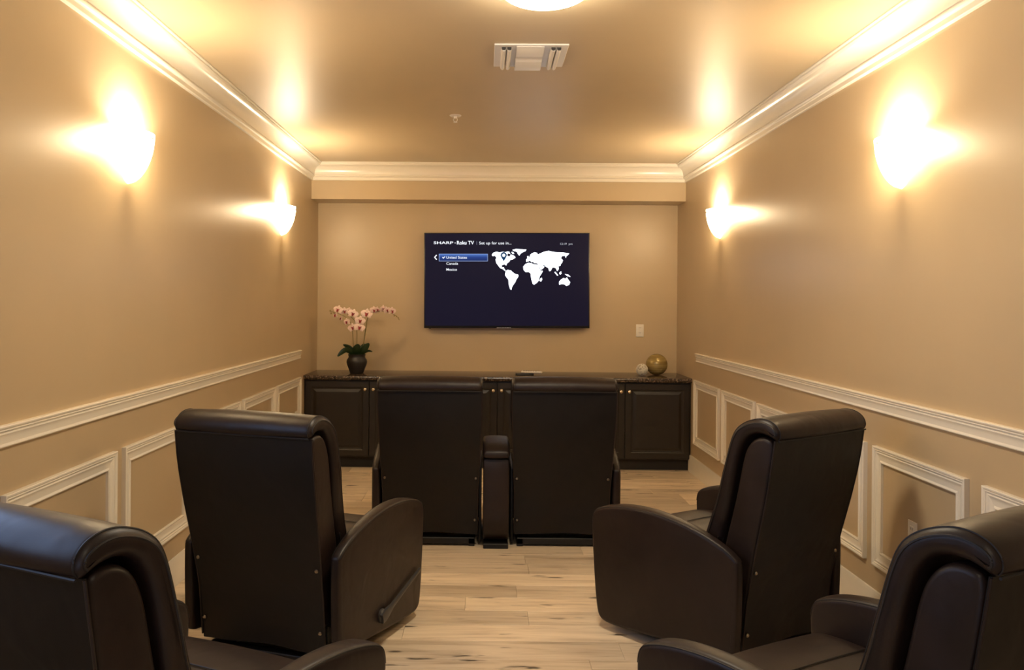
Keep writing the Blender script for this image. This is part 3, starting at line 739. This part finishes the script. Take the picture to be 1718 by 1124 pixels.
# ================================================================== CEILING FITTINGS
for ly, dm, lb in ((3.32, M_DOME, 'bright round dome light on the ceiling at the top edge'), (-0.05, emis('dome_glow_fill', DOMEC, DOME_E*0.45), 'unseen round dome light added on the ceiling behind the viewer as fill')):  # the rear dome is unseen, added to fill the near walls
    t = tag(empty('ceiling_light', (0.235, ly, ZC)), lb, 'ceiling light', 'ceiling dome lights')
    obj('rim', lathe([(0.0, 0.0), (0.188, 0.0), (0.190, -0.010), (0.186, -0.026), (0.172, -0.028), (0.0, -0.02)], 48), M_VENT, t)
    obj('dome', lathe([(0.178, -0.027)]+[(0.180*math.cos(a), -0.028-0.060*math.sin(a)) for a in [PI/2*k/10 for k in range(11)]], 48), dm, t, 80)
# supply vent with curved blades
vx0, vx1, vy0, vy1 = 0.042, 0.410, 4.108, 4.486
t = tag(empty('ceiling_vent', ((vx0+vx1)/2, (vy0+vy1)/2, ZC)), 'white square ceiling vent with curved blades in front of the dome light', 'air vent')
hx, hy = (vx1-vx0)/2, (vy1-vy0)/2
obj('face_plate', box(-hx, hx, -hy, hy, -0.008, 0, 0.002), M_VENT, t)
def hood(name, prof, axis, a0, a1, off):
    b = bmesh.new(); R = []
    for e_ in (a0, a1):
        for d in (0.0, 0.0022):
            pr = [Vector(p) for p in prof]
            R.append([b.verts.new((off+p.x, e_, p.y-d) if axis == 'y' else (e_, off+p.x, p.y-d)) for p in pr])
    n_ = len(prof)
    for A, B in ((R[0], R[2]), (R[1], R[3]), (R[0], R[1]), (R[2], R[3])):
        for k in range(n_-1): b.faces.new((A[k], A[k+1], B[k+1], B[k]))
    for k in (0, n_-1): b.faces.new((R[0][k], R[2][k], R[3][k], R[1][k]))
    return obj(name, b, M_VENT, t, 50)
for s_ in (-1, 1):
    for c_ in (0.137, 0.109):
        pr = [(-s_*0.013*math.cos(a)*-1, -0.007-0.020*math.sin(a)) for a in [PI*0.92*k/10 for k in range(11)]]
        bl = hood('blade', pr, 'y', -hy+0.030, hy-0.012, s_*c_)
        obj('slot', box(s_*c_-0.010, s_*c_+0.010, -hy+0.034, -hy+0.036, -0.022, -0.008), M_VENT_SHADE, bl)  # dark cap painted as the shaded hollow of the hood
hood('blade', [(-hy+0.02, -0.008), (-hy+0.05, -0.014), (-0.11, -0.019), (-0.06, -0.022), (-0.020, -0.022), (-0.012, -0.014)], 'x', -0.073, 0.064, 0.0)
hood('blade', [(0.002, -0.012), (0.012, -0.020), (0.04, -0.026), (0.09, -0.034), (0.14, -0.036), (hy-0.02, -0.032), (hy-0.008, -0.010)], 'x', -0.073, 0.064, 0.0)
obj('slot', box(-0.070, 0.061, -0.014, 0.004, -0.0095, -0.0075), M_VENT_SHADE, t)  # dark strip painted as the shaded gap between the blades
# sprinkler
t = tag(empty('fire_sprinkler', (-0.204, 5.691, ZC)), 'small white fire sprinkler head on the ceiling', 'sprinkler')
obj('escutcheon', lathe([(0, -0.006), (0.022, -0.008), (0.034, -0.007), (0.040, -0.002), (0.040, 0), (0, 0)], 28), M_VENT, t)
b = lathe([(0, -0.020), (0.010, -0.020), (0.011, -0.006), (0, -0.006)], 14)
for s in (-1, 1): tube([(s*0.009, 0, -0.018), (s*0.014, 0, -0.028), (s*0.011, 0, -0.038), (0, 0, -0.046)], 0.0025, 6, bm=b)
obj('body', b, M_VENT, t)
obj('deflector', lathe([(0, -0.046), (0.014, -0.046), (0.014, -0.048), (0, -0.049)], 18), M_VENT, t)

# ================================================================== THINGS ON THE COUNTER
# orchid
S = 0.00101
t = tag(empty('potted_orchid', (-1.158, 7.625, CT_Z)), 'pale pink orchid with crimson centres in a black pot', 'potted plant')
obj('pot', lathe([(0, 0.0), (0.058, 0.0), (0.062, 0.006), (0.074, 0.045), (0.090, 0.085), (0.094, 0.108), (0.090, 0.128), (0.078, 0.145), (0.075, 0.155), (0.079, 0.172), (0.080, 0.178), (0.073, 0.178), (0.070, 0.160), (0.0, 0.155)], 36), M_POT, t, 50)
obj('soil', lathe([(0, 0.168), (0.05, 0.165), (0.0705, 0.158), (0, 0.15)], 20), mat('moss', (0.02, 0.018, 0.008), 0.9, bump=(80, 0.6, 0.01)), t)
def P(zx, zy, d=0.0): return Vector(((zx-530)*S, d, (790-zy)*S))
def spline(pts, n=24):
    out = []
    Q = [pts[0]]+list(pts)+[pts[-1]]
    for i in range(1, len(Q)-2):
        for k in range(n//(len(pts)-1)+1):
            u = k/(n//(len(pts)-1)+1); a, b_, c, d = Q[i-1], Q[i], Q[i+1], Q[i+2]
            out.append(0.5*((2*b_)+(-a+c)*u+(2*a-5*b_+4*c-d)*u*u+(-a+3*b_-3*c+d)*u**3))
    out.append(pts[-1]); return out
stems = [
 [P(505, 640, 0.0), P(497, 530, 0.0), P(492, 430, -0.01), P(482, 350, -0.02), P(445, 290, -0.035), P(385, 255, -0.05), P(300, 228, -0.06)],
 [P(528, 640, 0.01), P(528, 520, 0.01), P(527, 400, 0.005), P(518, 330, 0.0), P(480, 280, -0.01), P(425, 238, -0.02), P(372, 222, -0.025)],
 [P(575, 640, 0.0), P(590, 520, 0.0), P(608, 400, 0.0), P(626, 290, -0.01), P(665, 240, -0.02), P(745, 224, -0.03), P(830, 236, -0.04), P(885, 262, -0.045), P(915, 292, -0.05)],
 ]
for s in stems: obj('stem', tube(spline(s, 30), 0.0042, 6, taper=0.45), M_STEM, t, 60)
obj('support_stick', tube([P(598, 640, 0.01), P(588, 520, 0.012), P(606, 380, 0.005)], 0.003, 6), M_STEM, t)
def leaf(base, mid, tip, wd):
    b = bmesh.new(); c = spline([base, mid, tip], 12); K = len(c); R = []
    for i, p in enumerate(c):
        tt = i/(K-1); tg = (c[min(i+1, K-1)]-c[max(i-1, 0)]).normalized()
        sd = tg.cross(Vector((0, 1, 0.35))); sd.normalize(); nn = sd.cross(tg)
        w_ = wd*math.sin(PI*min(0.97, 0.12+0.86*tt))**0.75
        R.append([b.verts.new(p+sd*w_*u+nn*(abs(u)*0.25*w_)+nn*l) for l in (0, -0.002) for u in (-1, -0.5, 0, 0.5, 1)])
    for A, B in zip(R, R[1:]):
        for q in range(4):
            b.faces.new((A[q], A[q+1], B[q+1], B[q])); b.faces.new((A[q+5], A[q+6], B[q+6], B[q+5]))
        for q in (0, 4): b.faces.new((A[q], B[q], B[q+5], A[q+5]))
    for A in (R[0], R[-1]): b.faces.new((A[0], A[1], A[2], A[3], A[4], A[9], A[8], A[7], A[6], A[5]))
    obj('leaf', b, M_LEAF, t, 60)
leaf(P(505, 620, -0.02), P(440, 575, -0.06), P(368, 630, -0.08), 0.026)
leaf(P(515, 620, 0.0), P(465, 560, 0.0), P(402, 530, 0.01), 0.022)
leaf(P(510, 625, 0.02), P(470, 580, 0.05), P(410, 552, 0.08), 0.018)
leaf(P(530, 625, -0.03), P(535, 570, -0.07), P(560, 520, -0.09), 0.036)
leaf(P(555, 625, -0.02), P(600, 570, -0.05), P(648, 512, -0.06), 0.032)
leaf(P(550, 620, 0.02), P(575, 560, 0.05), P(590, 525, 0.08), 0.028)
leaf(P(565, 620, 0.02), P(620, 588, 0.04), P(664, 594, 0.05), 0.012)
# one bloom, then copies
def bloom_mesh():
    b = bmesh.new()
    def petal(ang, L, wd, cup):
        N = 7; R = []
        for i in range(N):
            tt = i/(N-1); w_ = wd*math.sin(PI*(0.10+0.86*tt))**0.7
            r = 0.004+L*tt; cup_ = -0.006-cup*tt*tt
            R.append([b.verts.new((r*math.cos(ang)-u*w_*math.sin(ang), cup_+abs(u)*0.003, r*math.sin(ang)+u*w_*math.cos(ang))) for u in (-1, -0.4, 0.4, 1)])
        for A, B in zip(R, R[1:]):
            for q in range(3): b.faces.new((A[q], A[q+1], B[q+1], B[q]))
    for a, L, wd in ((90, 0.037, 0.013), (215, 0.036, 0.012), (325, 0.036, 0.012)): petal(math.radians(a), L, wd, -0.006)
    for a in (12, 168): petal(math.radians(a), 0.040, 0.023, 0.002)
    finish(b, 60); me = bpy.data.meshes.new('bloom'); b.to_mesh(me); b.free(); me.materials.append(M_PETAL)
    b = lathe([(0, 0.012), (0.007, 0.010), (0.010, 0.003), (0.006, -0.003), (0, -0.005)], 10, mtx=Matrix.Translation((0, -0.008, -0.003)) @ Matrix.Rotation(PI/2, 4, 'X'))
    lathe([(0, 0.016), (0.006, 0.012), (0.007, 0.004), (0, 0)], 8, bm=b, mtx=Matrix.Translation((0, -0.010, -0.006)) @ Matrix.Rotation(PI*0.8, 4, 'X'))
    for a in (35, 145, 270):
        lathe([(0, 0.0), (0.0035, 0.004), (0.002, 0.010), (0, 0.012)], 6, bm=b, mtx=Matrix.Translation((0.006*math.cos(math.radians(a)), -0.009, 0.006*math.sin(math.radians(a)))) @ Matrix.Rotation(math.radians(a), 4, 'Y').inverted() @ Matrix.Rotation(PI/2, 4, 'Y'))
    finish(b, 60); ml = bpy.data.meshes.new('lip'); b.to_mesh(ml); b.free(); ml.materials.append(M_LIP)
    return me, ml
bm_, lip_ = bloom_mesh()
blooms = [(368,215,0.95,-.06,-20),(345,262,.75,-.05,-50),(418,228,.85,-.03,25),(455,222,.7,-.01,35),(497,250,1.0,-.03,0),(395,292,.65,-.05,-60),(448,322,.8,-.05,-35),(497,375,.95,-.03,-10),(560,312,1.0,-.03,15),(556,372,1.0,-.03,10),
          (620,250,1.1,-.03,0),(683,217,.85,-.03,30),(712,212,.7,-.02,45),(768,205,.85,-.04,50),(805,214,.75,-.05,35),(850,222,.85,-.06,40)]
for zx, zy, s, d, ry in blooms:
    f = bpy.data.objects.new('bloom', bm_); f.location = P(zx, zy, d); f.scale = (s*1.15, s*1.15, s*1.15)
    f.rotation_euler = (random.uniform(-0.25, 0.15), random.uniform(-0.3, 0.3), math.radians(ry)); link(f, t)
    l = bpy.data.objects.new('lip', lip_); link(l, f)
for zx, zy, d, r in ((295, 222, -.06, .008), (305, 246, -.06, .008), (330, 240, -.055, .009), (872, 262, -.045, .008), (890, 270, -.045, .007), (907, 282, -.05, .006), (915, 296, -.05, .005)):
    obj('bud', lathe([(0, -r*1.3), (r*0.8, -r*0.6), (r, 0), (r*0.7, r*0.8), (0, r*1.3)], 10, mtx=Matrix.Translation(P(zx, zy, d))), M_BUD, t, 80)
# gold ball: lacquer with turned bands
def gold_mat():
    m = bpy.data.materials.new('gold_lacquer'); m.use_nodes = True; nt = m.node_tree; b = nt.nodes['Principled BSDF']
    tc = nt.nodes.new('ShaderNodeTexCoord'); mp = nt.nodes.new('ShaderNodeMapping'); mp.inputs['Scale'].default_value = (3, 3, 60)
    n = nt.nodes.new('ShaderNodeTexNoise'); n.inputs['Scale'].default_value = 1.0; n.inputs['Detail'].default_value = 4
    cr = nt.nodes.new('ShaderNodeValToRGB'); cr.color_ramp.elements[0].position = 0.35; cr.color_ramp.elements[0].color = (0.22, 0.145, 0.04, 1); cr.color_ramp.elements[1].position = 0.7; cr.color_ramp.elements[1].color = (0.46, 0.34, 0.12, 1)
    nt.links.new(tc.outputs['Object'], mp.inputs[0]); nt.links.new(mp.outputs[0], n.inputs['Vector']); nt.links.new(n.outputs['Fac'], cr.inputs[0]); nt.links.new(cr.outputs[0], b.inputs['Base Color'])
    b.inputs['Roughness'].default_value = 0.22; b.inputs['Metallic'].default_value = 0.25
    return m
R_ = 0.099
t = tag(empty('decorative_ball', (1.603, 7.735, CT_Z)), 'large glossy gold ball on the right end of the countertop', 'ornament')
prof = []
for k in range(41):
    a = -PI/2+PI*k/40
    gr = 0.0012 if k in (13, 20, 27) else 0.0
    prof.append(((R_-gr)*math.cos(a), R_+(R_-gr)*math.sin(a)))
prof[0] = (0, 0.0); prof[-1] = (0, 2*R_)
obj('sphere', lathe(prof, 48), gold_mat(), t, 60)
# small white ball wound with cord
rw = 0.055
t = tag(empty('decorative_ball', (1.455, 7.668, CT_Z)), 'small white woven ball beside the gold ball', 'ornament')
obj('core', lathe([(rw*0.93*math.cos(-PI/2+PI*k/16), rw+rw*0.93*math.sin(-PI/2+PI*k/16)) for k in range(17)], 20), mat('cream_core', (0.42, 0.36, 0.26), 0.8), t, 80)
cm = mat('cream_cord', (0.72, 0.66, 0.54), 0.6)
for k in range(22):
    n = Vector((random.gauss(0, 1), random.gauss(0, 1), random.gauss(0, 1))).normalized(); a = n.orthogonal().normalized(); c = n.cross(a)
    off = random.uniform(-0.55, 0.55)*rw; rr = math.sqrt((rw*0.95)**2-off**2)
    obj('cord', tube([Vector((0, 0, rw))+n*off+a*rr*math.cos(2*PI*i/28)+c*rr*math.sin(2*PI*i/28) for i in range(28)], 0.0028, 5, closed=True), cm, t, 80)
# remotes
def remote(loc, rz, L, Wd, m, mb, label, tilt=0.0):
    t = tag(empty('remote_control', loc, rz), label, 'remote control', 'remote controls on the countertop')
    t.rotation_euler = (0, tilt, rz)
    obj('body', pillow(chaikin([(-Wd/2, 0.0), (-Wd/2, 0.014), (-Wd*0.3, 0.020), (Wd*0.3, 0.020), (Wd/2, 0.014), (Wd/2, 0.0)], 2), L/2, 0.006, 3), m, t, 60)
    for i in range(6):
        for j in (-1, 0, 1):
            obj('button', box(-L*0.38+i*L*0.12-0.005, -L*0.38+i*L*0.12+0.005, j*Wd*0.24-0.004, j*Wd*0.24+0.004, 0.0185, 0.0215, 0.001), mb, t)
M_REMB = mat('remote_black', (0.014, 0.013, 0.015), 0.35); M_REMW = mat('remote_pale_grey', (0.62, 0.57, 0.50), 0.35); M_BTN = mat('remote_button_grey', (0.08, 0.075, 0.075), 0.5)
remote((0.375, 7.595, CT_Z), math.radians(14), 0.165, 0.048, M_REMB, M_BTN, 'black remote control lying on the countertop')
remote((0.440, 7.600, CT_Z+0.0195), math.radians(-20), 0.190, 0.050, M_REMW, M_BTN, 'pale grey remote control resting across the black one on the countertop', 0.0)
